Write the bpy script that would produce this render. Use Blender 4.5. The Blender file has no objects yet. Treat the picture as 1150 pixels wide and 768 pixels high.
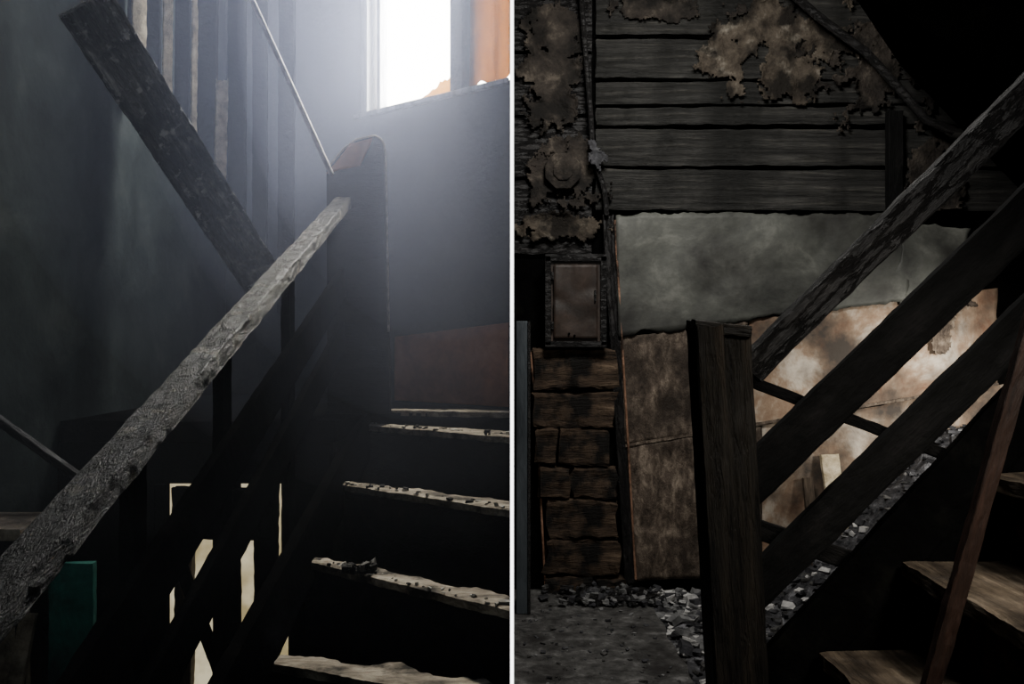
import bpy, bmesh, math, random
from mathutils import Vector, Matrix, noise
random.seed(7)
SC=bpy.context.scene
COL=SC.collection

# ---------------------------------------------------------------- materials
def nn(nt,t,**k):
    n=nt.nodes.new(t)
    for a,b in k.items(): setattr(n,a,b)
    return n
def surf(name,c1,c2,c3=None,scale=(3,3,3),nscale=2.5,detail=8,rough=.85,bump=.5,crack=0,crack_scale=12,
         spec=.2,metal=0,ramp=(.35,.55,.72),bdist=.02,trans=None,soot=None,cw=.12,ccol=0,fleck=None):
    m=bpy.data.materials.new(name); m.use_nodes=True; nt=m.node_tree
    b=nt.nodes['Principled BSDF']; L=nt.links
    tc=nn(nt,'ShaderNodeTexCoord'); mp=nn(nt,'ShaderNodeMapping'); mp.inputs['Scale'].default_value=scale
    L.new(tc.outputs['Object'],mp.inputs[0])
    n1=nn(nt,'ShaderNodeTexNoise'); n1.inputs['Scale'].default_value=nscale; n1.inputs['Detail'].default_value=detail
    n1.inputs['Roughness'].default_value=.68; n1.inputs['Distortion'].default_value=.3
    L.new(mp.outputs[0],n1.inputs['Vector'])
    r=nn(nt,'ShaderNodeValToRGB'); e=r.color_ramp.elements
    e[0].position=ramp[0]; e[0].color=(*c1,1); e[1].position=ramp[1]; e[1].color=(*c2,1)
    if c3:
        x=e.new(ramp[2]); x.color=(*c3,1)
    L.new(n1.outputs['Fac'],r.inputs[0])
    col=r.outputs[0]; h=n1.outputs['Fac']
    n2=nn(nt,'ShaderNodeTexNoise'); n2.inputs['Scale'].default_value=nscale*9; n2.inputs['Detail'].default_value=6
    L.new(mp.outputs[0],n2.inputs['Vector'])
    ad=nn(nt,'ShaderNodeMath',operation='MULTIPLY_ADD'); L.new(n2.outputs['Fac'],ad.inputs[0]); ad.inputs[1].default_value=.35
    L.new(h,ad.inputs[2]); h=ad.outputs[0]
    if crack:
        v=nn(nt,'ShaderNodeTexVoronoi',feature='DISTANCE_TO_EDGE'); v.inputs['Scale'].default_value=crack_scale
        wn=nn(nt,'ShaderNodeMix',data_type='VECTOR'); wn.inputs[0].default_value=.15
        L.new(mp.outputs[0],wn.inputs[4]); L.new(n2.outputs['Color'],wn.inputs[5])
        L.new(wn.outputs[1],v.inputs['Vector'])
        cr=nn(nt,'ShaderNodeMapRange'); cr.inputs[1].default_value=0; cr.inputs[2].default_value=cw
        L.new(v.outputs['Distance'],cr.inputs[0])
        a2=nn(nt,'ShaderNodeMath',operation='MULTIPLY_ADD'); L.new(cr.outputs[0],a2.inputs[0]); a2.inputs[1].default_value=crack
        L.new(h,a2.inputs[2]); h=a2.outputs[0]
        if ccol:
            mx=nn(nt,'ShaderNodeMix',data_type='RGBA',blend_type='MULTIPLY'); mx.inputs[0].default_value=ccol
            L.new(col,mx.inputs[6]); L.new(cr.outputs[0],mx.inputs[7]); col=mx.outputs[2]
    for sp in (soot,fleck):
        if not sp: continue
        n3=nn(nt,'ShaderNodeTexNoise'); n3.inputs['Scale'].default_value=sp[0]; n3.inputs['Detail'].default_value=9; n3.inputs['Roughness'].default_value=.6
        L.new(tc.outputs['Object'],n3.inputs['Vector'])
        s3=nn(nt,'ShaderNodeMapRange'); s3.inputs[1].default_value=sp[1]; s3.inputs[2].default_value=sp[2]
        L.new(n3.outputs['Fac'],s3.inputs[0])
        mx=nn(nt,'ShaderNodeMix',data_type='RGBA'); L.new(s3.outputs[0],mx.inputs[0]); L.new(col,mx.inputs[6]); mx.inputs[7].default_value=(*sp[3],1); col=mx.outputs[2]
    bp=nn(nt,'ShaderNodeBump'); bp.inputs['Strength'].default_value=bump; bp.inputs['Distance'].default_value=bdist
    L.new(h,bp.inputs['Height']); L.new(bp.outputs[0],b.inputs['Normal'])
    L.new(col,b.inputs['Base Color']); b.inputs['Roughness'].default_value=rough
    b.inputs['Metallic'].default_value=metal; b.inputs['Specular IOR Level'].default_value=spec
    if trans:
        t=nn(nt,'ShaderNodeBsdfTranslucent'); t.inputs[0].default_value=(*trans,1)
        ms=nn(nt,'ShaderNodeMixShader'); ms.inputs[0].default_value=.7
        L.new(b.outputs[0],ms.inputs[1]); L.new(t.outputs[0],ms.inputs[2]); L.new(ms.outputs[0],nt.nodes['Material Output'].inputs[0])
    return m
def emis(name,c,s,c2=None,nscale=4):
    m=bpy.data.materials.new(name); m.use_nodes=True; nt=m.node_tree; nt.nodes.clear()
    o=nn(nt,'ShaderNodeOutputMaterial'); e=nn(nt,'ShaderNodeEmission'); e.inputs[1].default_value=s; e.inputs[0].default_value=(*c,1)
    if c2:
        tc=nn(nt,'ShaderNodeTexCoord'); n=nn(nt,'ShaderNodeTexNoise'); n.inputs['Scale'].default_value=nscale; n.inputs['Detail'].default_value=5
        nt.links.new(tc.outputs['Object'],n.inputs['Vector'])
        r=nn(nt,'ShaderNodeValToRGB'); r.color_ramp.elements[0].position=.4; r.color_ramp.elements[1].position=.62
        r.color_ramp.elements[0].color=(*c2,1); r.color_ramp.elements[1].color=(*c,1)
        nt.links.new(n.outputs['Fac'],r.inputs[0]); nt.links.new(r.outputs[0],e.inputs[0])
    nt.links.new(e.outputs[0],o.inputs[0]); return m

M={}
M['char']=surf('charred_wood',(.005,.005,.005),(.012,.011,.011),(.034,.032,.03),scale=(1.5,8,8),nscale=4,crack=.5,crack_scale=6,rough=.5,spec=.35,bump=.8,bdist=.012,ccol=.15)
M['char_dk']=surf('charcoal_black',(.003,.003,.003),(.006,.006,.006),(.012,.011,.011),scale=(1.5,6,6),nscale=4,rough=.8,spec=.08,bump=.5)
M['char_ash']=surf('ashy_charred_wood',(.003,.003,.003),(.012,.011,.010),(.06,.055,.049),scale=(2.5,8,8),nscale=4,crack=.9,crack_scale=4,rough=.45,spec=.3,bump=1,ramp=(.38,.53,.7),cw=.25,ccol=.8,bdist=.02,fleck=(14,.58,.65,(.2,.18,.15)))
M['plank_l']=surf('charred_plank_silver_sheen',(.02,.019,.018),(.13,.128,.12),(.55,.54,.52),scale=(1.5,9,9),nscale=4,crack=.7,crack_scale=4,rough=.35,spec=.6,bump=1,ramp=(.38,.52,.66),cw=.25,ccol=.8,bdist=.018,fleck=(22,.58,.65,(.6,.59,.57)))  # silver grain; albedo raised to paint in the window sheen
M['tread']=surf('ash_covered_tread',(.06,.055,.05),(.34,.30,.25),(.62,.57,.49),scale=(2,7,7),nscale=3,rough=.8,bump=.6,ramp=(.32,.5,.65),soot=(7,.5,.62,(.03,.028,.025)))
M['brownwood']=surf('scorched_brown_wood',(.015,.012,.009),(.065,.048,.034),(.17,.125,.085),scale=(1,8,8),nscale=3,rough=.7,bump=.6)
M['step']=surf('worn_step_wood',(.025,.019,.014),(.11,.085,.06),(.26,.21,.155),scale=(1,8,8),nscale=3,rough=.7,bump=.7,soot=(3,.45,.62,(.012,.01,.008)))
M['post']=surf('scorched_newel_wood',(.007,.0065,.006),(.021,.018,.014),(.065,.048,.033),scale=(.8,9,9),nscale=3,rough=.5,spec=.3,bump=.6,crack=.3,crack_scale=5)
M['redwood']=surf('reddish_stick',(.008,.005,.004),(.026,.014,.01),(.055,.028,.02),scale=(1,9,9),nscale=3,rough=.6)
M['sootL']=surf('sooty_plaster',(.008,.010,.0095),(.018,.022,.021),(.036,.040,.037),scale=(1,1,1),nscale=2.5,rough=.95,bump=.5,spec=.05)
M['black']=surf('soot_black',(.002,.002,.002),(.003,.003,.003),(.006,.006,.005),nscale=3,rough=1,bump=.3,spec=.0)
M['plank']=surf('charred_log_wall',(.01,.01,.0095),(.038,.037,.034),(.12,.113,.098),scale=(.5,5,12),nscale=4,crack=.15,crack_scale=2,rough=.6,spec=.3,bump=.8,bdist=.02,soot=(2.2,.44,.62,(.01,.01,.009)))
M['plaster']=surf('peeling_plaster',(.02,.015,.011),(.085,.07,.053),(.25,.225,.185),scale=(2,2,2),nscale=4,rough=.85,bump=1,soot=(6,.43,.56,(.012,.01,.008)))
M['plaster_dk']=surf('soot_peeling_plaster',(.01,.008,.007),(.04,.033,.027),(.14,.118,.092),scale=(2,2,2),nscale=4,rough=.8,bump=1,soot=(5,.44,.6,(.008,.007,.006)))
M['sheet_gr']=surf('sooty_tin_sheet',(.03,.031,.028),(.085,.088,.077),(.19,.19,.168),scale=(1.3,1,1.6),nscale=2.2,rough=.6,bump=.25,spec=.35,soot=(2.2,.46,.66,(.02,.019,.017)))
M['sheet_br']=surf('rusty_brown_sheet',(.03,.023,.018),(.12,.092,.07),(.34,.275,.21),scale=(6,3,3),nscale=4,rough=.65,bump=.7,ramp=(.33,.5,.7),soot=(3,.46,.64,(.03,.023,.018)))
M['sheet_lt']=surf('heat_stained_lit_board',(.15,.07,.038),(.31,.22,.15),(.58,.51,.42),scale=(1.6,1,1.3),nscale=2.4,rough=.75,bump=.5,ramp=(.34,.5,.62),soot=(2.6,.42,.63,(.05,.041,.034)))  # heat stains and soot; paler base holds part of the sunlit tone
M['brick']=surf('burnt_brown_brick',(.012,.009,.007),(.07,.047,.031),(.19,.135,.09),scale=(1,2,7),nscale=3.5,rough=.8,bump=.9,soot=(6,.5,.62,(.008,.007,.006)))
M['copper']=surf('copper_pipe_paint',(.12,.06,.035),(.3,.17,.11),(.45,.28,.2),nscale=5,rough=.5,soot=(5,.5,.6,(.03,.02,.015)))
M['boxmetal']=surf('burnt_box_metal',(.014,.010,.008),(.038,.026,.020),(.08,.055,.043),scale=(3,3,2),nscale=2,rough=.55,spec=.3,bump=.2,soot=(5,.5,.68,(.012,.01,.009)))
M['slab']=surf('ash_dusted_concrete',(.03,.029,.028),(.10,.098,.094),(.25,.245,.24),scale=(3,3,3),nscale=4.5,rough=.95,bump=1,soot=(4,.5,.66,(.03,.028,.027)))
M['rubble']=surf('rubble_ash',(.015,.015,.017),(.08,.08,.085),(.33,.33,.35),scale=(4,4,4),nscale=3,rough=.95,bump=1.2)
M['chip_w']=surf('pale_debris_chips',(.3,.3,.3),(.6,.59,.57),(.8,.79,.76),nscale=5,rough=.9)
M['chip_g']=surf('grey_debris_chips',(.08,.08,.08),(.2,.2,.2),(.34,.34,.33),nscale=5,rough=.9)
M['chip_d']=surf('dark_debris_chips',(.01,.01,.01),(.05,.05,.055),(.12,.12,.12),nscale=5,rough=.8)
M['brownpanel']=surf('brown_hardboard',(.3,.11,.055),(.46,.19,.095),(.56,.26,.14),nscale=2,rough=.9,bump=.2)
M['orange']=surf('orange_scorched_curtain',(.3,.09,.001),(.6,.23,.003),(.8,.36,.01),nscale=3,rough=.8,trans=(.34,.11,.0003))
M['foam']=surf('melted_amber_foam',(.5,.3,.03),(.9,.6,.1),(.95,.75,.3),nscale=3,rough=.8,trans=(.5,.32,.01))
M['framew']=surf('pale_window_frame',(.3,.3,.3),(.55,.56,.58),(.7,.72,.75),scale=(6,6,1),nscale=3,rough=.6)
M['teal']=surf('teal_paint',(.01,.06,.052),(.015,.13,.11),(.03,.2,.17),nscale=2,rough=.7,bump=.3,soot=(3,.45,.65,(.01,.03,.03)))
M['cream']=surf('cream_board',(.35,.28,.17),(.65,.55,.38),(.8,.72,.55),scale=(6,6,1.5),nscale=3,rough=.8)
M['tan']=surf('tan_furniture',(.08,.062,.048),(.24,.2,.16),(.42,.37,.31),nscale=3,rough=.8,soot=(3,.5,.65,(.03,.025,.02)))
M['glow']=emis('daylit_lower_glass',(1,.88,.58),.75,(.5,.4,.2),5)
M['edge']=emis('glowing_divider_edge',(1,1,1),6)  # emission added so the edge reads white; it is no lamp
M['pole']=surf('pale_metal_pole',(.25,.24,.23),(.5,.48,.46),(.7,.68,.66),nscale=6,rough=.4,spec=.5)
M['rim']=surf('lit_edge_rim',(.3,.27,.25),(.55,.5,.47),(.7,.65,.6),nscale=8,rough=.8)  # pale tone paints the light caught along the board edge
M['door']=surf('dark_grey_door',(.03,.035,.04),(.06,.07,.078),(.08,.09,.1),scale=(5,5,1),nscale=2,rough=.6)

# ---------------------------------------------------------------- builders
def empty(name,loc=(0,0,0)):
    e=bpy.data.objects.new(name,None); COL.objects.link(e); e.location=loc; e.empty_display_size=.1; return e
def mk(name,verts,faces,mat,parent=None,mw=None,smooth=False,bev=0):
    me=bpy.data.meshes.new(name); me.from_pydata([tuple(v) for v in verts],[],faces); 
    bm=bmesh.new(); bm.from_mesh(me); bmesh.ops.recalc_face_normals(bm,faces=bm.faces); bm.to_mesh(me); bm.free()
    o=bpy.data.objects.new(name,me); COL.objects.link(o)
    for m in (mat if isinstance(mat,list) else [mat]): me.materials.append(m)
    if parent: o.parent=parent; o.matrix_parent_inverse=Matrix.Translation(-Vector(parent.location))
    if mw is not None: o.matrix_basis=mw
    if smooth:
        for p in me.polygons: p.use_smooth=True
    if bev:
        b=o.modifiers.new('b','BEVEL'); b.width=bev; b.segments=2; b.limit_method='ANGLE'
    return o
CF=[(0,1,2,3),(7,6,5,4),(0,4,5,1),(1,5,6,2),(2,6,7,3),(3,7,4,0)]
def box(name,a,b,mat,parent=None,bev=.004):
    (x0,y0,z0),(x1,y1,z1)=a,b
    v=[(x0,y0,z0),(x1,y0,z0),(x1,y1,z0),(x0,y1,z0),(x0,y0,z1),(x1,y0,z1),(x1,y1,z1),(x0,y1,z1)]
    return mk(name,v,CF,mat,parent,bev=bev)
def hexa(name,bot,top,mat,parent=None,bev=0):
    return mk(name,list(bot)+list(top),CF,mat,parent,bev=bev)
def beam(name,p0,p1,w,h,mat,parent=None,up=(0,0,1),jit=.002,seg=None,ends=.01,w1=None,h1=None,nf=9):
    """board running p0->p1; w = size sideways, h = size along up"""
    p0=Vector(p0);p1=Vector(p1); d=p1-p0; Ln=d.length; X=d.normalized(); up=Vector(up)
    Y=up.cross(X)
    Y.normalize(); Z=X.cross(Y).normalized()
    mw=Matrix((( X.x,Y.x,Z.x,p0.x),(X.y,Y.y,Z.y,p0.y),(X.z,Y.z,Z.z,p0.z),(0,0,0,1)))
    seg=seg or max(6,min(120,int(Ln/.02)))
    w1=w if w1 is None else w1; h1=h if h1 is None else h1
    c=.06
    ring=[]
    for a,b in [(-.5+c,-.5),(-.17,-.5),(.17,-.5),(.5-c,-.5),(.5,-.5+c),(.5,-.17),(.5,.17),(.5,.5-c),(.5-c,.5),(.17,.5),(-.17,.5),(-.5+c,.5),(-.5,.5-c),(-.5,.17),(-.5,-.17),(-.5,-.5+c)]:
        ring.append((a,b))
    n=len(ring); vs=[];fs=[]; sd=random.random()*90
    for i in range(seg+1):
        t=i/seg; ww=w+(w1-w)*t; hh=h+(h1-h)*t
        for k,(a,b) in enumerate(ring):
            q=Vector((t*Ln,a*ww,b*hh))
            nz=.6*noise.noise_vector(Vector((q.x*nf+sd,q.y*nf*2,q.z*nf*2)))+.6*noise.noise_vector(Vector((q.x*nf*4+sd,q.y*nf*8,q.z*nf*8)))
            q+=Vector((0,nz.y,nz.z))*jit*1.6
            if i in (0,seg): q.x+=noise.noise(Vector((a*5+sd,b*5,i)))*ends
            vs.append(q)
    for i in range(seg):
        for k in range(n):
            fs.append((i*n+k,i*n+(k+1)%n,(i+1)*n+(k+1)%n,(i+1)*n+k))
    fs.append(tuple(range(n-1,-1,-1))); fs.append(tuple(seg*n+k for k in range(n)))
    return mk(name,vs,fs,mat,parent,mw)
def sheet(name,c,mat,parent=None,nx=40,nz=24,edge=.01,bulge=.008,thick=.006,nf=3,curl=0,sides=(1,1,1,1)):
    c=[Vector(q) for q in c]; sd=random.random()*50; vs=[];fs=[]
    nrm=(c[1]-c[0]).cross(c[3]-c[0]).normalized()
    U=(c[1]-c[0]).normalized(); V=(c[3]-c[0]).normalized()
    for j in range(nz+1):
        for i in range(nx+1):
            u=i/nx;v=j/nz
            p=c[0]*(1-u)*(1-v)+c[1]*u*(1-v)+c[2]*u*v+c[3]*(1-u)*v
            q=p*nf+Vector((sd,0,0))
            e1=noise.noise(p*9+Vector((sd,0,0)))+.6*noise.noise(p*28+Vector((sd,3,0)))
            if j==0 and sides[0]: p=p+V*e1*edge
            if j==nz and sides[2]: p=p+V*e1*edge
            if i==0 and sides[3]: p=p+U*e1*edge
            if i==nx and sides[1]: p=p+U*e1*edge
            ed=max(abs(u-.5),abs(v-.5))*2
            p=p+nrm*(abs(noise.noise(q))*bulge+curl*max(0,ed-.75)*4*max(0,noise.noise(q*2)))
            vs.append(p)
    for j in range(nz):
        for i in range(nx):
            a=j*(nx+1)+i; fs.append((a,a+1,a+nx+2,a+nx+1))
    o=mk(name,vs,fs,mat,parent,smooth=True)
    s=o.modifiers.new('s','SOLIDIFY'); s.thickness=thick; s.offset=0
    return o
def islands(name,cx,cz,rx,rz,y,mat,parent=None,seed=0,cell=.009,f=5,amp=1.5,bias=.75,lift=.05,xmin=.01):
    """broken, curling remains of a plaster skin: grid faces kept where a noise mask is positive"""
    nx=int(2.6*rx/cell); nz=int(2.6*rz/cell)
    def val(x,z):
        r=math.hypot((x-cx)/rx,(z-cz)/rz)
        p=Vector((x*f+seed,z*f,seed*.7))
        n_=noise.noise(p)+.5*noise.noise(p*2.3)+.28*noise.noise(p*5.1)+.15*noise.noise(p*11)
        return bias-r+amp*n_*.6
    V={};vs=[];fs=[]
    def vid(i,j):
        if (i,j) in V: return V[(i,j)]
        x=cx-1.3*rx+i*cell; z=cz-1.3*rz+j*cell; w=val(x,z)
        yy=y-lift*math.exp(-max(0,w)*7)*max(0,.25+noise.noise(Vector((x*7+seed,z*7,1))))-.012*noise.noise(Vector((x*14,z*14,seed)))
        x+=.5*cell*noise.noise(Vector((x*90,z*90,0))); z+=.5*cell*noise.noise(Vector((x*90,z*90,7)))
        V[(i,j)]=len(vs); vs.append((x,yy,z)); return V[(i,j)]
    for i in range(nx):
        for j in range(nz):
            x=cx-1.3*rx+(i+.5)*cell; z=cz-1.3*rz+(j+.5)*cell
            if x<xmin or z>3.18: continue
            if val(x,z)>0: fs.append((vid(i,j),vid(i+1,j),vid(i+1,j+1),vid(i,j+1)))
    o=mk(name,vs,fs,mat,parent,smooth=True); s=o.modifiers.new('s','SOLIDIFY'); s.thickness=.005
    return o
def tube(name,pts,r,mat,parent=None,res=4):
    cu=bpy.data.curves.new(name,'CURVE'); cu.dimensions='3D'; sp=cu.splines.new('POLY'); sp.points.add(len(pts)-1)
    for i,p in enumerate(pts): sp.points[i].co=(*p,1)
    cu.bevel_depth=r; cu.bevel_resolution=res; cu.use_fill_caps=True; cu.materials.append(mat)
    o=bpy.data.objects.new(name,cu); COL.objects.link(o)
    if parent: o.parent=parent
    return o
def chips(name,pts,mats,parent=None,smin=.008,smax=.03,flat=.35):
    vs=[];fs=[];mi=[]
    for p in pts:
        s=random.uniform(smin,smax); R=Matrix.Rotation(random.random()*6.28,3,'Z')@Matrix.Rotation(random.uniform(-.6,.6),3,'X')
        sx,sy,sz=s*random.uniform(.5,1.6),s*random.uniform(.4,1),s*random.uniform(.15,1)*flat*1.5
        b=len(vs)
        for q in [(-1,-1,-1),(1,-1,-1),(1,1,-1),(-1,1,-1),(-1,-1,1),(1,-1,1),(1,1,1),(-1,1,1)]:
            v=Vector((q[0]*sx,q[1]*sy,q[2]*sz))*random.uniform(.6,1.1); vs.append(R@v+Vector(p)+Vector((0,0,sz*.6)))
        m=random.randrange(len(mats))
        for f in CF: fs.append(tuple(b+i for i in f)); mi.append(m)
    o=mk(name,vs,fs,mats,parent)
    for p,m in zip(o.data.polygons,mi): p.material_index=m
    return o

# ================================================================ ROOM SHELL
FL=-.35
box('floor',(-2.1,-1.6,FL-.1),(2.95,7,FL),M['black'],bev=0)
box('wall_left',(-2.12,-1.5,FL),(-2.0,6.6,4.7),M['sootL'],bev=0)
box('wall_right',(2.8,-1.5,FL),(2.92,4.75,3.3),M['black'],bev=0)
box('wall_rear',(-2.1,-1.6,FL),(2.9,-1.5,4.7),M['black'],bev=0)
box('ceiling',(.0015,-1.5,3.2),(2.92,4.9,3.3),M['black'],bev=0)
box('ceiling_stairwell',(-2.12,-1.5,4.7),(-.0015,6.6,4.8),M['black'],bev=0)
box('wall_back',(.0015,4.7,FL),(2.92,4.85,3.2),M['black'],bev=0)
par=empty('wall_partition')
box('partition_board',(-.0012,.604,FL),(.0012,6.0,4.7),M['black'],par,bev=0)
box('glowing_end_trim',(-.0011,.600,FL),(.0011,.604,3.3),M['edge'],par,bev=0)
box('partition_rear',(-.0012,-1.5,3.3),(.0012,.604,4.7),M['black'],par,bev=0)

# ================================================================ LEFT STAIRWELL
def L(s,n,z):
    x=-.777*s+.629*n; y=4.6+.629*s+.777*n
    if x>-.004: x=-.004
    return (x,y,z)
def lbox(name,s0,s1,n0,n1,z0,z1,mat,parent=None,bev=.0,z1b=None):
    z1b=z1 if z1b is None else z1b
    return hexa(name,[L(s0,n0,z0),L(s1,n0,z0),L(s1,n1,z0),L(s0,n1,z0)],[L(s0,n0,z1),L(s1,n0,z1b),L(s1,n1,z1b),L(s0,n1,z1)],mat,parent,bev)
ww=empty('wall_window_side')
lbox('wall_below_sill',0,2.62,0,.14,FL,2.655,M['sootL'],ww)
lbox('wall_beside_window',1.16,2.62,0,.14,2.655,4.7,M['sootL'],ww)
lbox('wall_above_window',0,1.16,0,.14,4.2,4.7,M['sootL'],ww)
wi=empty('window_1')
lbox('sill',0,1.2,-.03,.12,2.635,2.662,M['framew'],wi,.004)
lbox('jamb',1.10,1.155,-.01,.09,2.66,4.2,M['framew'],wi,.004)
lbox('jamb_inner',1.03,1.06,.03,.09,2.66,4.2,M['framew'],wi,.004)
lbox('mullion',.34,.43,-.01,.1,2.66,4.2,M['char'],wi,.004)
lbox('head',0,1.155,-.01,.09,4.15,4.2,M['framew'],wi,.004)
vs=[];fs=[];nx,nz=24,40
for j in range(nz+1):
    for i in range(nx+1):
        s=.01+.33*i/nx; z=2.69+1.5*j/nz+(.05*noise.noise(Vector((i*.2,0,3))) if j==0 else 0)
        vs.append(L(s,.05+.02*noise.noise(Vector((s*12,z*1.5,0))),z))
for j in range(nz):
    for i in range(nx):
        a=j*(nx+1)+i; fs.append((a,a+1,a+nx+2,a+nx+1))
mk('window_curtain',vs,fs,M['orange'],wi,smooth=True)
vs=[];fs=[];n=16
for i in range(n+1):
    s=.43+.30*i/n; hh=.12*(1-i/n)**1.3*(1+.6*noise.noise(Vector((i*.6,0,0))))+.008
    vs+= [L(s,.03,2.665),L(s,.03,2.665+hh),L(s,.07,2.665+hh*.8),L(s,.07,2.665)]
for i in range(n):
    for k in range(4): a=i*4; fs.append((a+k,a+(k+1)%4,a+4+(k+1)%4,a+4+k))
mk('melted_foam',vs,fs,M['foam'],wi)
lbox('hardboard_panel',0.0,.845,-.03,-.004,.965,1.40,M['brownpanel'],None,.003,z1b=1.33)

st=empty('charred_staircase')
lan=[(-.004,4.30),(-.70,4.42),(-.78,3.92),(-1.99,3.92),(-1.99,6.18),(-.004,4.59)]
def extr(name,poly,z0,z1,mat,parent=None,bev=0):
    n=len(poly); v=[(x,y,z0) for x,y in poly]+[(x,y,z1) for x,y in poly]
    f=[tuple(range(n-1,-1,-1)),tuple(range(n,2*n))]+[(i,(i+1)%n,(i+1)%n+n,i+n) for i in range(n)]
    return mk(name,v,f,mat,parent,bev=bev)
extr('floor_landing',lan,.86,.95,M['black'])
T=[(2.45,-.79,2.80,.15,.30),(2.66,-.77,3.28,.13,.50),(3.19,-.72,3.77,.15,.70),(3.77,-.69,4.30,.20,.90),(4.28,-.66,4.42,.10,.965)]
def tread(name,yR,xl,yl,dep,z,th=.03,mat=None):
    N=90;K=6; vs=[];fs=[]; sd=random.random()*40
    for i in range(N+1):
        t=i/N; x=-.006+(xl+.006)*t; y=yR+(yl-yR)*t
        dd=dep*(1-.6*t**2)
        row=[]
        for k in range(K+1):
            yy=y+dd*k/K; zz=z+.003*noise.noise(Vector((x*9+sd,yy*9,0)))
            if k==0: yy+=.006*noise.noise(Vector((x*11+sd,0,0)))+.006*noise.noise(Vector((x*50+sd,0,0))); zz-=.004
            if k==K: yy+=.06*noise.noise(Vector((x*7+sd,9,0)))+.025*noise.noise(Vector((x*30+sd,9,0)))
            row.append((x,yy,zz))
        for q in row: vs.append(q)
        for q in reversed(row): vs.append((q[0],q[1],z-th+.004*noise.noise(Vector((q[0]*14+sd,q[1],5)))))
    R=2*(K+1)
    for i in range(N):
        for k in range(R): a=i*R; fs.append((a+k,a+(k+1)%R,a+R+(k+1)%R,a+R+k))
    fs.append(tuple(range(R))); fs.append(tuple(N*R+k for k in range(R)))
    return mk(name,vs,fs,mat or M['tread'],st)
for i,(yR,xl,yl,dep,z) in enumerate(T):
    tread('tread_%d'%(i+1),yR,xl,yl,dep,z)
    z0=T[i-1][4]-.12 if i else FL
    hexa('riser_%d'%(i+1),[(-.005,yR+.03,z0),(xl,yl+.03,z0),(xl,yl+.05,z0),(-.005,yR+.05,z0)],
         [(-.005,yR+.03,z-.03),(xl,yl+.03,z-.03),(xl,yl+.05,z-.03),(-.005,yR+.05,z-.03)],M['char_dk'],st)
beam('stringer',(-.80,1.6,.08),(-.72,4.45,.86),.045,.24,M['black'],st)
chips('debris_crumbs',[(-.53+random.uniform(-.05,.05),3.10+random.uniform(0,.04),.50+random.random()*.01) for _ in range(22)],[M['chip_d'],M['char'],M['chip_g']],st,.009,.022,flat=.7)
for tr in T[1:4]:
    pts=[]
    for _ in range(36):
        t=random.random(); pts.append((-.01+(tr[1])*t,tr[0]+(tr[2]-tr[0])*t+random.uniform(.01,tr[3]*.5),tr[4]))
    chips('ash_crumbs',pts,[M['chip_w'],M['chip_d'],M['char']],st,.003,.012,flat=.6)

ral=empty('stair_railing')
beam('handrail',(-.775,1.05,.80),(-.80,4.22,1.96),.072,.055,M['char_ash'],ral,jit=.0032,nf=11)
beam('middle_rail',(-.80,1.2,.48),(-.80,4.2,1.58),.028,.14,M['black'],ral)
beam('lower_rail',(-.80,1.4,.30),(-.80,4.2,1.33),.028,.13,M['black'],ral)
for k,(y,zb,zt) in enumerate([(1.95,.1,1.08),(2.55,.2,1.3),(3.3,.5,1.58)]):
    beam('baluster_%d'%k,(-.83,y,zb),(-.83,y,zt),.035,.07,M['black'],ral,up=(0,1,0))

pl=[(-.9,.95),(-.595,.95),(-.60,1.35),(-.615,2.20),(-.622,2.26),(-.64,2.29),(-.67,2.305),(-.76,2.285),(-.82,2.24),(-.905,2.14)]
pan=empty('newel_board_panel')
v=[(x,4.34,z) for x,z in pl]+[(x,4.39,z) for x,z in pl]; n=len(pl)
mk('board',v,[tuple(range(n)),tuple(range(2*n-1,n-1,-1))]+[(i,i+n,(i+1)%n+n,(i+1)%n) for i in range(n)],M['char_dk'],pan,bev=.004)
tube('lit_edge_line',[(x,4.335,z) for x,z in pl[2:]],.0055,M['rim'],pan)  # thin tube added as a lit outline of the board
bp=empty('brown_corner_scrap'); 
sheet('scrap',[(-.90,4.33,2.12),(-.73,4.33,2.16),(-.68,4.33,2.29),(-.79,4.33,2.26)],M['brownpanel'],bp,10,8,edge=.006)

beam('leaning_charred_plank',(-1.13,4.02,1.58),(-1.44,3.0,2.44),.185,.035,M['plank_l'],None,up=(.35,-.85,-.15),jit=.004,w1=.19)
tube('slanted_metal_pole',[(-1.23,4.1,2.95),(-.83,4.1,2.07)],.012,M['pole'])
ub=empty('upper_balustrade')
for k,(a,b,zb) in enumerate([(134,146,2.75),(162,180,2.5),(196,212,2.3),(222,243,2.05),(256,276,1.8),(284,300,1.6),(312,330,1.45)]):
    x=max(-1.955,-(575-(a+b)/2)*.0046); w=(b-a)*.0046
    beam('slat_%d'%k,(x,4.6,zb),(x+random.uniform(0,.02),4.6,3.9),w,.03,M['black'],ub,up=(0,1,0),jit=.003)
for k,(x,w,zb,zt) in enumerate([(-1.90,.075,2.72,3.6),(-1.755,.05,2.5,3.6),(-1.485,.065,2.08,2.62),(-1.62,.03,2.3,3.4)]):
    beam('lit_wallpaper_strip_%d'%k,(x,4.53,zb),(x+.01,4.53,zt),w,.012,M['cream'],ub,up=(.75,-.65,0),jit=.003,ends=.05)  # cream strips stand in for lit wallpaper seen between the slats

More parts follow.
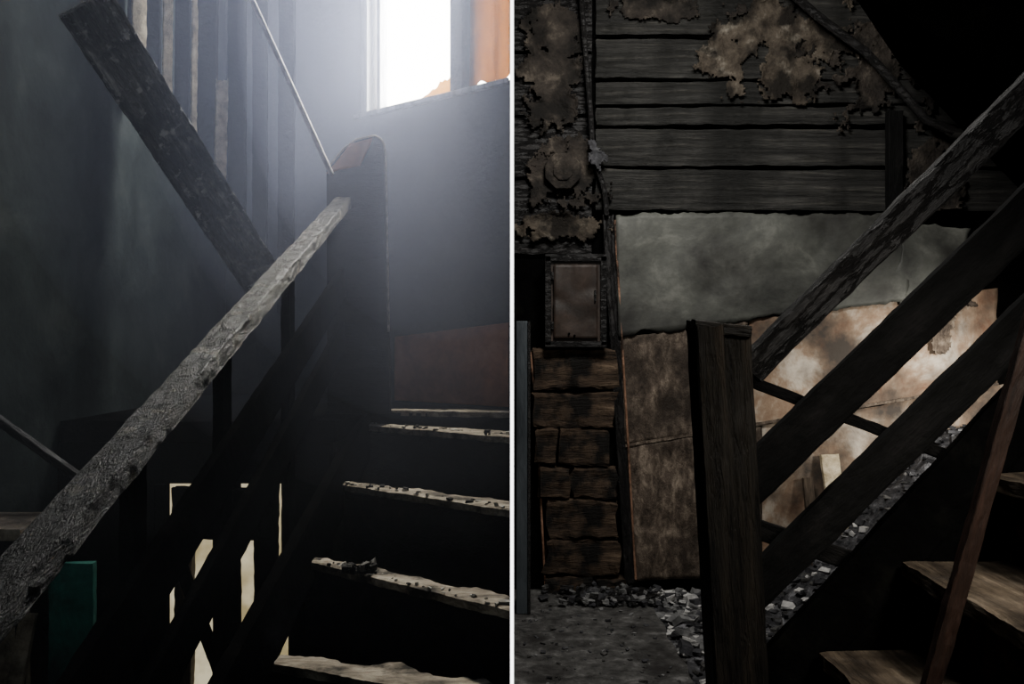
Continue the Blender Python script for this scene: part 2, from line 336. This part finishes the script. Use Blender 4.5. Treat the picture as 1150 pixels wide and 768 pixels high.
us=empty('wall_understair')
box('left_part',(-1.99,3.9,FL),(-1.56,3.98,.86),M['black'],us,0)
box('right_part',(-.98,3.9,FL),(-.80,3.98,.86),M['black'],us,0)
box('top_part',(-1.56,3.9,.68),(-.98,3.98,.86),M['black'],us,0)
w2=empty('window_2')
box('pane',(-1.56,3.95,-.3),(-.98,3.96,.68),M['glow'],w2,0)
box('frame_side',(-1.56,3.88,FL),(-1.512,3.94,.68),M['black'],w2)
beam('frame_mid',(-1.440,3.91,FL),(-1.436,3.91,.655),.075,.05,M['brownwood'],w2,up=(0,1,0),jit=.004)
beam('frame_mid_2',(-1.24,3.91,FL),(-1.235,3.91,.68),.085,.05,M['black'],w2,up=(0,1,0),jit=.004)
beam('frame_mid_3',(-1.085,3.91,FL),(-1.075,3.91,.68),.10,.05,M['black'],w2,up=(0,1,0),jit=.004)
beam('frame_bar',(-1.47,3.87,.56),(-1.04,3.87,.55),.05,.22,M['black'],w2,jit=.005)
beam('diagonal_brace',(-1.50,3.85,.52),(-1.20,3.85,-.30),.03,.05,M['black'],w2)
beam('teal_painted_board',(-1.48,3.0,FL),(-1.49,3.02,.55),.15,.03,M['teal'],None,up=(0,1,0))
cb=empty('burnt_cupboard')
box('side_panel',(-1.98,3.0,FL),(-1.66,3.03,.45),M['tan'],cb)
box('top_board',(-1.98,2.95,.64),(-1.63,3.25,.68),M['tan'],cb)
box('back_panel',(-1.98,3.2,FL),(-1.66,3.23,.64),M['char'],cb)
beam('corner_leg',(-1.645,3.0,FL),(-1.65,3.0,.64),.035,.035,M['char'],cb,up=(0,1,0))
beam('split_board',(-1.72,2.9,FL),(-1.60,2.95,.40),.05,.02,M['tan'],cb,up=(0,1,0))
beam('charred_stick',(-1.95,3.35,1.02),(-1.58,3.3,.78),.03,.03,M['char'],None)

def hazemat(name,d,col,an):
    m=bpy.data.materials.new(name); m.use_nodes=True; nt=m.node_tree; nt.nodes.clear()
    o_=nn(nt,'ShaderNodeOutputMaterial'); vs_=nn(nt,'ShaderNodeVolumeScatter'); vs_.inputs['Color'].default_value=(*col,1)
    vs_.inputs['Density'].default_value=d; vs_.inputs['Anisotropy'].default_value=an
    nt.links.new(vs_.outputs[0],o_.inputs['Volume']); return m
hz=empty('smoke_haze')
box('thin_haze',(-1.985,.65,.72),(-.006,6.1,4.68),hazemat('thin_smoke',.012,(.74,.8,.95),.3),hz,bev=0)
for k,(sx,sy,sz,dd) in enumerate([(.95,1.3,1.35,.055),(1.35,1.9,1.75,.038),(1.9,2.5,2.1,.02)]):
    bm=bmesh.new(); bmesh.ops.create_icosphere(bm,subdivisions=4,radius=1)
    vv=[Vector((-.30+v.co.x*sx,4.3+v.co.y*sy,2.65+v.co.z*sz)) for v in bm.verts]; ff=[tuple(v.index for v in f.verts) for f in bm.faces]; bm.free()
    vv=[Vector((max(-1.98+.001*k,min(-.007-.001*k,p.x)),p.y,min(4.66,p.z))) for p in vv]
    mk('smoke_bank_%d'%k,vv,ff,hazemat('smoke_%d'%k,dd,(.61,.68,1),.3),hz)

# ================================================================ RIGHT STAIRWELL : back wall
Y=4.7
def X(px): return (px-575)*.0047
def Z(py): return 1.3+(384-py)*.0047
lw=empty('log_wall_cladding')
rows=[(-20,44),(48,92),(96,121),(124,144),(147,189),(192,238)]
for k,(a,b) in enumerate(rows):
    x0=X(668); x1=2.75
    dz=random.uniform(-.012,.012)
    beam('log_%d'%k,(x0,Y-.035,(Z(a)+Z(b))/2),(x1,Y-.035,(Z(a)+Z(b))/2+dz),.06,(Z(a)-Z(b))*.97,M['plank'],lw,jit=.006,nf=3,seg=90)
beam('nailed_upright',(X(996),Y-.09,Z(245)),(X(996),Y-.09,Z(130)),.075,.05,M['char_dk'],lw,up=(0,1,0))
for k,(a,b) in enumerate([(0,60),(64,130),(134,200),(204,285)]):
    beam('short_log_%d'%k,(.01,Y-.02,(Z(a)+Z(b))/2),(X(664),Y-.02,(Z(a)+Z(b))/2),.03,(Z(a)-Z(b)),M['char'],lw,jit=.008,nf=4)
pp=empty('peeling_plaster')
islands('plaster_patch',X(862),Z(66),.40,.27,Y-.085,M['plaster'],pp,seed=2.1,bias=.72,f=7)
islands('plaster_patch_r',X(985),Z(70),.38,.30,Y-.085,M['plaster_dk'],pp,seed=9.4,bias=.7,f=7)
islands('plaster_patch_t',X(740),Z(18),.34,.10,Y-.08,M['plaster_dk'],pp,seed=4.4,bias=.7)
islands('plaster_left_hi',X(618),Z(90),.17,.36,Y-.06,M['plaster_dk'],pp,seed=6.2,bias=.85,f=7)
islands('plaster_left_mid',X(632),Z(196),.20,.22,Y-.06,M['plaster_dk'],pp,seed=1.2,bias=.9,f=7)
islands('plaster_left_low',X(630),Z(257),.22,.11,Y-.06,M['plaster'],pp,seed=11.7,bias=.85,f=7)
islands('plaster_right',X(1040),Z(180),.14,.26,Y-.085,M['plaster_dk'],pp,seed=14.7,bias=.8,f=6)
jb=empty('round_junction_box')
def disc(name,cx,cz,r,y0,y1,mat,parent,n=8):
    v=[(cx+r*math.cos(2*math.pi*(i+.5)/n),y0,cz+r*math.sin(2*math.pi*(i+.5)/n)) for i in range(n)]+[(cx+r*math.cos(2*math.pi*(i+.5)/n),y1,cz+r*math.sin(2*math.pi*(i+.5)/n)) for i in range(n)]
    return mk(name,v,[tuple(range(n)),tuple(range(2*n-1,n-1,-1))]+[(i,i+n,(i+1)%n+n,(i+1)%n) for i in range(n)],mat,parent,bev=.006)
disc('plate',X(631),Z(196),.10,Y-.11,Y-.09,M['plaster_dk'],jb)
disc('cover',X(631),Z(196),.055,Y-.12,Y-.11,M['plaster_dk'],jb,8)
eb=empty('electrical_cabinet')
x0,x1,z0,z1=X(613),X(676),Z(388),Z(290)
box('case',(x0,Y-.13,z0),(x1,Y-.0,z1),M['boxmetal'],eb,.006)
for nm,a,b in [('rim_top',(x0-.01,Y-.15,z1-.03),(x1+.01,Y-.13,z1+.008)),('rim_bottom',(x0-.01,Y-.15,z0-.008),(x1+.01,Y-.13,z0+.022)),
               ('rim_left',(x0-.01,Y-.15,z0),(x0+.022,Y-.13,z1)),('rim_right',(x1-.022,Y-.15,z0),(x1+.01,Y-.13,z1))]:
    box(nm,a,b,M['char'],eb,.004)
sheet('door_leaf',[(x0+.035,Y-.138,z0+.035),(x1-.035,Y-.138,z0+.035),(x1-.035,Y-.138,z1-.045),(x0+.035,Y-.138,z1-.045)],M['boxmetal'],eb,16,24,edge=.002,bulge=.022,nf=7)
box('latch',(x1-.055,Y-.165,Z(340)),(x1-.045,Y-.14,Z(328)),M['char'],eb,.002)
for k,zz in enumerate([Z(312),Z(366)]): box('hinge_%d'%k,(x0+.022,Y-.16,zz-.02),(x0+.034,Y-.14,zz+.02),M['char'],eb,.002)
for k,(a,b) in enumerate([(637,375),(643,377)]): disc('lock_%d'%k,X(a),Z(b),.006,Y-.158,Y-.147,M['black'],eb,10)
cd=empty('burnt_conduit')
tube('conduit',[(X(650),Y-.1,3.15),(X(655),Y-.11,Z(60)),(X(661),Y-.11,Z(130)),(X(664),Y-.11,Z(180)),(X(676),Y-.11,Z(215)),(X(679),Y-.11,Z(245))],.014,M['char'],cd)
islands('burst_insulation',X(668),Z(185),.045,.09,Y-.13,M['chip_d'],cd,seed=9,f=14,bias=.8,lift=.08,cell=.006)
cs=empty('corner_post')
beam('post',(X(681),Y-.06,Z(244)),(X(706),Y-.06,Z(650)),.06,.06,M['char'],cs,up=(0,1,0))
tube('copper_bead',[(X(688),Y-.10,Z(250)),(X(697),Y-.10,Z(400)),(X(704),Y-.10,Z(520)),(X(711),Y-.10,Z(645))],.006,M['copper'],cs)
tube('copper_bead_left',[(X(596),Y-.06,Z(395)),(X(603),Y-.06,Z(480)),(X(612),Y-.06,Z(660))],.006,M['copper'],cs)
bc=empty('burnt_brick_column')
br=[(392,438,[(600,690)]),(440,478,[(600,688)]),(480,520,[(603,624),(628,680)]),(522,556,[(606,638),(641,690)]),(558,600,[(614,690)]),(602,640,[(612,692)]),(643,664,[(614,665),(668,700)])]
for k,(a,b,cols) in enumerate(br):
    for q,(c,d) in enumerate(cols):
        beam('brick_%d_%d'%(k,q),(X(c),Y-.045,(Z(a)+Z(b))/2),(X(d),Y-.045,(Z(a)+Z(b))/2+random.uniform(-.01,.01)),.10,(Z(a)-Z(b))*.98,M['brick'],bc,jit=.013,nf=5,seg=20,ends=.04)
sh=empty('wall_sheet_cladding')
sheet('tin_sheet',[(X(692),Y-.095,Z(378)),(X(1010),Y-.095,Z(338)),(X(1012),Y-.095,Z(243)),(X(689),Y-.095,Z(243))],M['sheet_gr'],sh,90,24,edge=.022,bulge=.02,sides=(1,1,1,0))
sheet('tin_sheet_flap',[(X(1000),Y-.10,Z(345)),(X(1060),Y-.11,Z(330)),(X(1075),Y-.12,Z(262)),(X(1002),Y-.10,Z(246))],M['sheet_gr'],sh,20,16,edge=.03,bulge=.03)
sheet('board_left_upper',[(X(700),Y-.085,Z(497)),(X(835),Y-.085,Z(478)),(X(835),Y-.085,Z(360)),(X(694),Y-.085,Z(379))],M['sheet_br'],sh,40,30,edge=.006,bulge=.02)
sheet('board_left_lower',[(X(712),Y-.08,Z(648)),(X(850),Y-.08,Z(640)),(X(850),Y-.08,Z(476)),(X(700),Y-.08,Z(497))],M['sheet_br'],sh,40,30,edge=.008,bulge=.02)
sheet('board_right_upper',[(X(836),Y-.08,Z(478)),(X(1110),Y-.08,Z(430)),(X(1110),Y-.08,Z(325)),(X(836),Y-.08,Z(360))],M['sheet_lt'],sh,60,30,edge=.006,bulge=.02)
sheet('board_right_lower',[(X(851),Y-.075,Z(680)),(X(1120),Y-.075,Z(680)),(X(1120),Y-.075,Z(430)),(X(851),Y-.075,Z(476))],M['sheet_lt'],sh,60,40,edge=.006,bulge=.02)
beam('joint_strip_2',(X(700),Y-.095,Z(498)),(X(1110),Y-.095,Z(430)),.008,.014,M['sheet_br'],sh)
islands('scorch_flakes',X(1050),Z(345),.16,.30,Y-.115,M['sheet_br'],sh,seed=21,f=6,bias=.5)
tube('sagging_conduit',[(X(860),Y-.2,Z(-5)),(X(905),Y-.2,Z(35)),(X(955),Y-.2,Z(72)),(X(990),Y-.2,Z(110)),(X(1020),Y-.2,Z(145)),(X(1050),Y-.2,Z(157))],.022,M['char'])
uf=empty('upper_flight_soffit')
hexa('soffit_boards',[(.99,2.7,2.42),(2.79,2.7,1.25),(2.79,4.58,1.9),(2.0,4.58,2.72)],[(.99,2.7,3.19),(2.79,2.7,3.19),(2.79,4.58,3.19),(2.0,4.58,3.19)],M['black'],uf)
dl=empty('door_1')
box('door_panel',(.02,4.25,0.0),(.075,4.30,1.4),M['door'],dl)
box('door_edge',(.075,4.24,0.0),(.088,4.31,1.4),M['char'],dl)
sl=empty('concrete_slab')
vs=[];fs=[];nx,ny=50,90
for j in range(ny+1):
    for i in range(nx+1):
        x=.003+.69*i/nx; y=2.4+2.28*j/ny
        if i==nx: x+=.02*noise.noise(Vector((y*6,0,0)))
        vs.append((x,y,.0+.004*noise.noise(Vector((x*8,y*8,0)))+.002*noise.noise(Vector((x*30,y*30,0)))))
for j in range(ny):
    for i in range(nx):
        a=j*(nx+1)+i; fs.append((a,a+1,a+nx+2,a+nx+1))
mk('slab_top',vs,fs,M['slab'],sl,smooth=True)
box('slab_body',(.003,2.4,-.15),(.682,4.68,-.012),M['slab'],sl,0)
pts=[(random.uniform(.03,.66),random.uniform(3.3,4.5),.002) for _ in range(130)]
chips('slab_debris',pts,[M['chip_g'],M['chip_d'],M['slab'],M['chip_d'],M['chip_d'],M['slab']],sl,.003,.012,flat=.35)
pts=[(random.gauss(.5,.14),random.uniform(4.36,4.62),.004+random.random()*.03) for _ in range(260)]
pts=[(min(.74,max(.12,p[0])),p[1],p[2]) for p in pts]
chips('swept_debris_pile',pts,[M['chip_d'],M['chip_d'],M['slab'],M['char'],M['chip_d'],M['char'],M['chip_g']],sl,.008,.028,flat=.45)
def H(x,y):
    t=max(0,min(1,(x-1.25)/.95)); u=max(0,min(1,(y-3.2)/1.1))
    return -.13+.12*max(0,min(1,(y-3.7)/.7))+.85*t**1.1*u+.03*noise.noise(Vector((x*5,y*5,0)))+.02*noise.noise(Vector((x*16,y*16,0)))
rb=empty('rubble_heap')
vs=[];fs=[];nx,ny=110,110
for j in range(ny+1):
    for i in range(nx+1):
        x=.70+2.05*i/nx; y=2.3+2.33*j/ny; vs.append((x,y,H(x,y)))
for j in range(ny):
    for i in range(nx):
        a=j*(nx+1)+i; fs.append((a,a+1,a+nx+2,a+nx+1))
o=mk('rubble_ground',vs,fs,M['rubble'],rb)
pts=[]
for _ in range(2600):
    x=random.uniform(.72,2.6);y=random.uniform(3.0,4.6); pts.append((x,y,H(x,y)))
chips('rubble_chunks',pts,[M['chip_w'],M['rubble'],M['chip_d'],M['slab'],M['chip_d'],M['rubble']],rb,.006,.03,flat=.45)
pts=[]
for _ in range(260):
    x=random.uniform(.72,1.15);y=random.uniform(3.9,4.6); pts.append((x,y,H(x,y)+.01))
chips('pale_ash_chunks',pts,[M['chip_w'],M['chip_g'],M['chip_d'],M['chip_g']],rb,.01,.04,flat=.4)
beam('leaning_offcut',(1.66,4.45,.20),(1.63,4.58,.72),.09,.03,M['cream'],None,up=(0,1,0))
beam('leaning_offcut.001',(1.52,4.45,.18),(1.52,4.58,.60),.05,.03,M['brownwood'],None,up=(0,1,0))

# ================================================================ RIGHT railing & stair
r2=empty('stair_railing.001')
beam('newel_front',(.505,2.0,0.0),(.432,2.0,1.335),.062,.11,M['post'],r2,up=(0,1,0),jit=.0015,seg=50)
beam('newel_rear',(.565,2.03,0.0),(.497,2.03,1.325),.066,.12,M['post'],r2,up=(0,1,0),jit=.0015,seg=50)
beam('newel_cap',(.405,2.01,1.336),(.526,2.01,1.322),.105,.026,M['post'],r2,jit=.003,nf=14)
beam('handrail',(.53,2.0,1.235),(1.42,2.0,2.115),.05,.065,M['char'],r2,h1=.08,jit=.003)
beam('upper_rail',(.53,2.03,.97),(1.5,2.03,1.91),.03,.10,M['char_dk'],r2)
beam('lower_rail',(.53,2.03,.715),(1.6,2.03,1.77),.03,.088,M['char_dk'],r2)
beam('cross_lath',(.57,2.12,1.205),(1.10,2.12,1.005),.03,.026,M['char_dk'],r2)
beam('cross_lath_2',(.57,2.12,.86),(.86,2.12,.762),.03,.045,M['char_dk'],r2)
s2=empty('charred_staircase.001')
beam('stringer',(.42,2.03,.33),(1.45,2.03,1.46),.03,.13,M['black'],s2)
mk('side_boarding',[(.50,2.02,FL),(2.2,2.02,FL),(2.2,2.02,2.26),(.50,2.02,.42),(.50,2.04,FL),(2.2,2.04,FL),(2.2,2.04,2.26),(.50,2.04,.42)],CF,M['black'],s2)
for i in range(6):
    x=.53+.185*i; z=.39+.20*i
    beam('tread_%d'%i,(x+.10,1.0,z),(x+.10,2.0,z),.25,.035,M['step'],s2,jit=.004,nf=6)
    box('riser_%d'%i,(x+.03,1.0,z-.2),(x+.05,2.0,z-.018),M['brownwood'],s2)
beam('fallen_reddish_stick',(.65,1.5,.52),(.90,1.5,1.42),.028,.02,M['redwood'],None,up=(0,1,0))

# ================================================================ LIGHTS
def area(name,loc,target,sx,sy,power,color,spread=math.pi):
    l=bpy.data.lights.new(name,'AREA'); l.shape='RECTANGLE'; l.size=sx; l.size_y=sy; l.energy=power; l.color=color; l.spread=spread
    o=bpy.data.objects.new(name,l); COL.objects.link(o); o.location=loc
    o.rotation_euler=(Vector(target)-Vector(loc)).to_track_quat('-Z','Y').to_euler(); return o
c=Vector(L(.735,.13,3.42))
area('window_daylight',c,c+Vector((-.629,-.777,0)),.58,1.46,185,(.94,.95,1))
def spot(name,loc,target,power,color,ang,blend=.6,r=.05):
    l=bpy.data.lights.new(name,'SPOT'); l.energy=power; l.color=color; l.spot_size=ang; l.spot_blend=blend; l.shadow_soft_size=r
    o=bpy.data.objects.new(name,l); COL.objects.link(o); o.location=loc
    o.rotation_euler=(Vector(target)-Vector(loc)).to_track_quat('-Z','Y').to_euler(); return o
spot('window_sunbeam',L(.62,.10,3.95),(-.42,3.2,.6),400,(1,.93,.8),math.radians(42),.6,.06)
spot('plank_fill',(-.15,1.9,4.5),(-1.26,3.5,2.0),140,(.95,.96,1),math.radians(26),.9,.1)  # added spot to brighten the leaning plank; no vent is built
spot('low_window_sunbeam',(2.5,3.0,1.25),(2.1,4.7,1.0),230,(1,.95,.86),math.radians(52),1,.12)
area('log_wall_fill',(.6,3.0,3.12),(.9,4.7,1.0),.6,.5,70,(1,.97,.92))  # added fill grazing the log wall from above; ceiling has no opening
area('right_front_fill',(.8,.65,2.3),(1.0,4.7,1.4),.5,.5,10,(1,.97,.92))  # added weak fill for the whole right side, no doorway behind it
area('step_fill',(1.25,.9,1.9),(.95,1.9,.7),.25,.25,4,(1,.93,.82),math.radians(70))  # added lamp that brightens the near steps
area('lower_left_fill',(-1.2,1.3,1.0),(-1.6,3.1,.2),.3,.3,1.6,(.9,1,.95))  # added weak light so the teal board shows in the lower left

w=bpy.data.worlds.new('daylight_sky'); SC.world=w; w.use_nodes=True
w.node_tree.nodes['Background'].inputs[0].default_value=(1,.98,.94,1); w.node_tree.nodes['Background'].inputs[1].default_value=22

cam=bpy.data.cameras.new('camera'); cam.lens=36*1000/1150; cam.sensor_width=36; cam.clip_start=.02
co=bpy.data.objects.new('camera',cam); COL.objects.link(co); co.location=(0,0,1.3); co.rotation_euler=(math.pi/2,0,0)
SC.camera=co
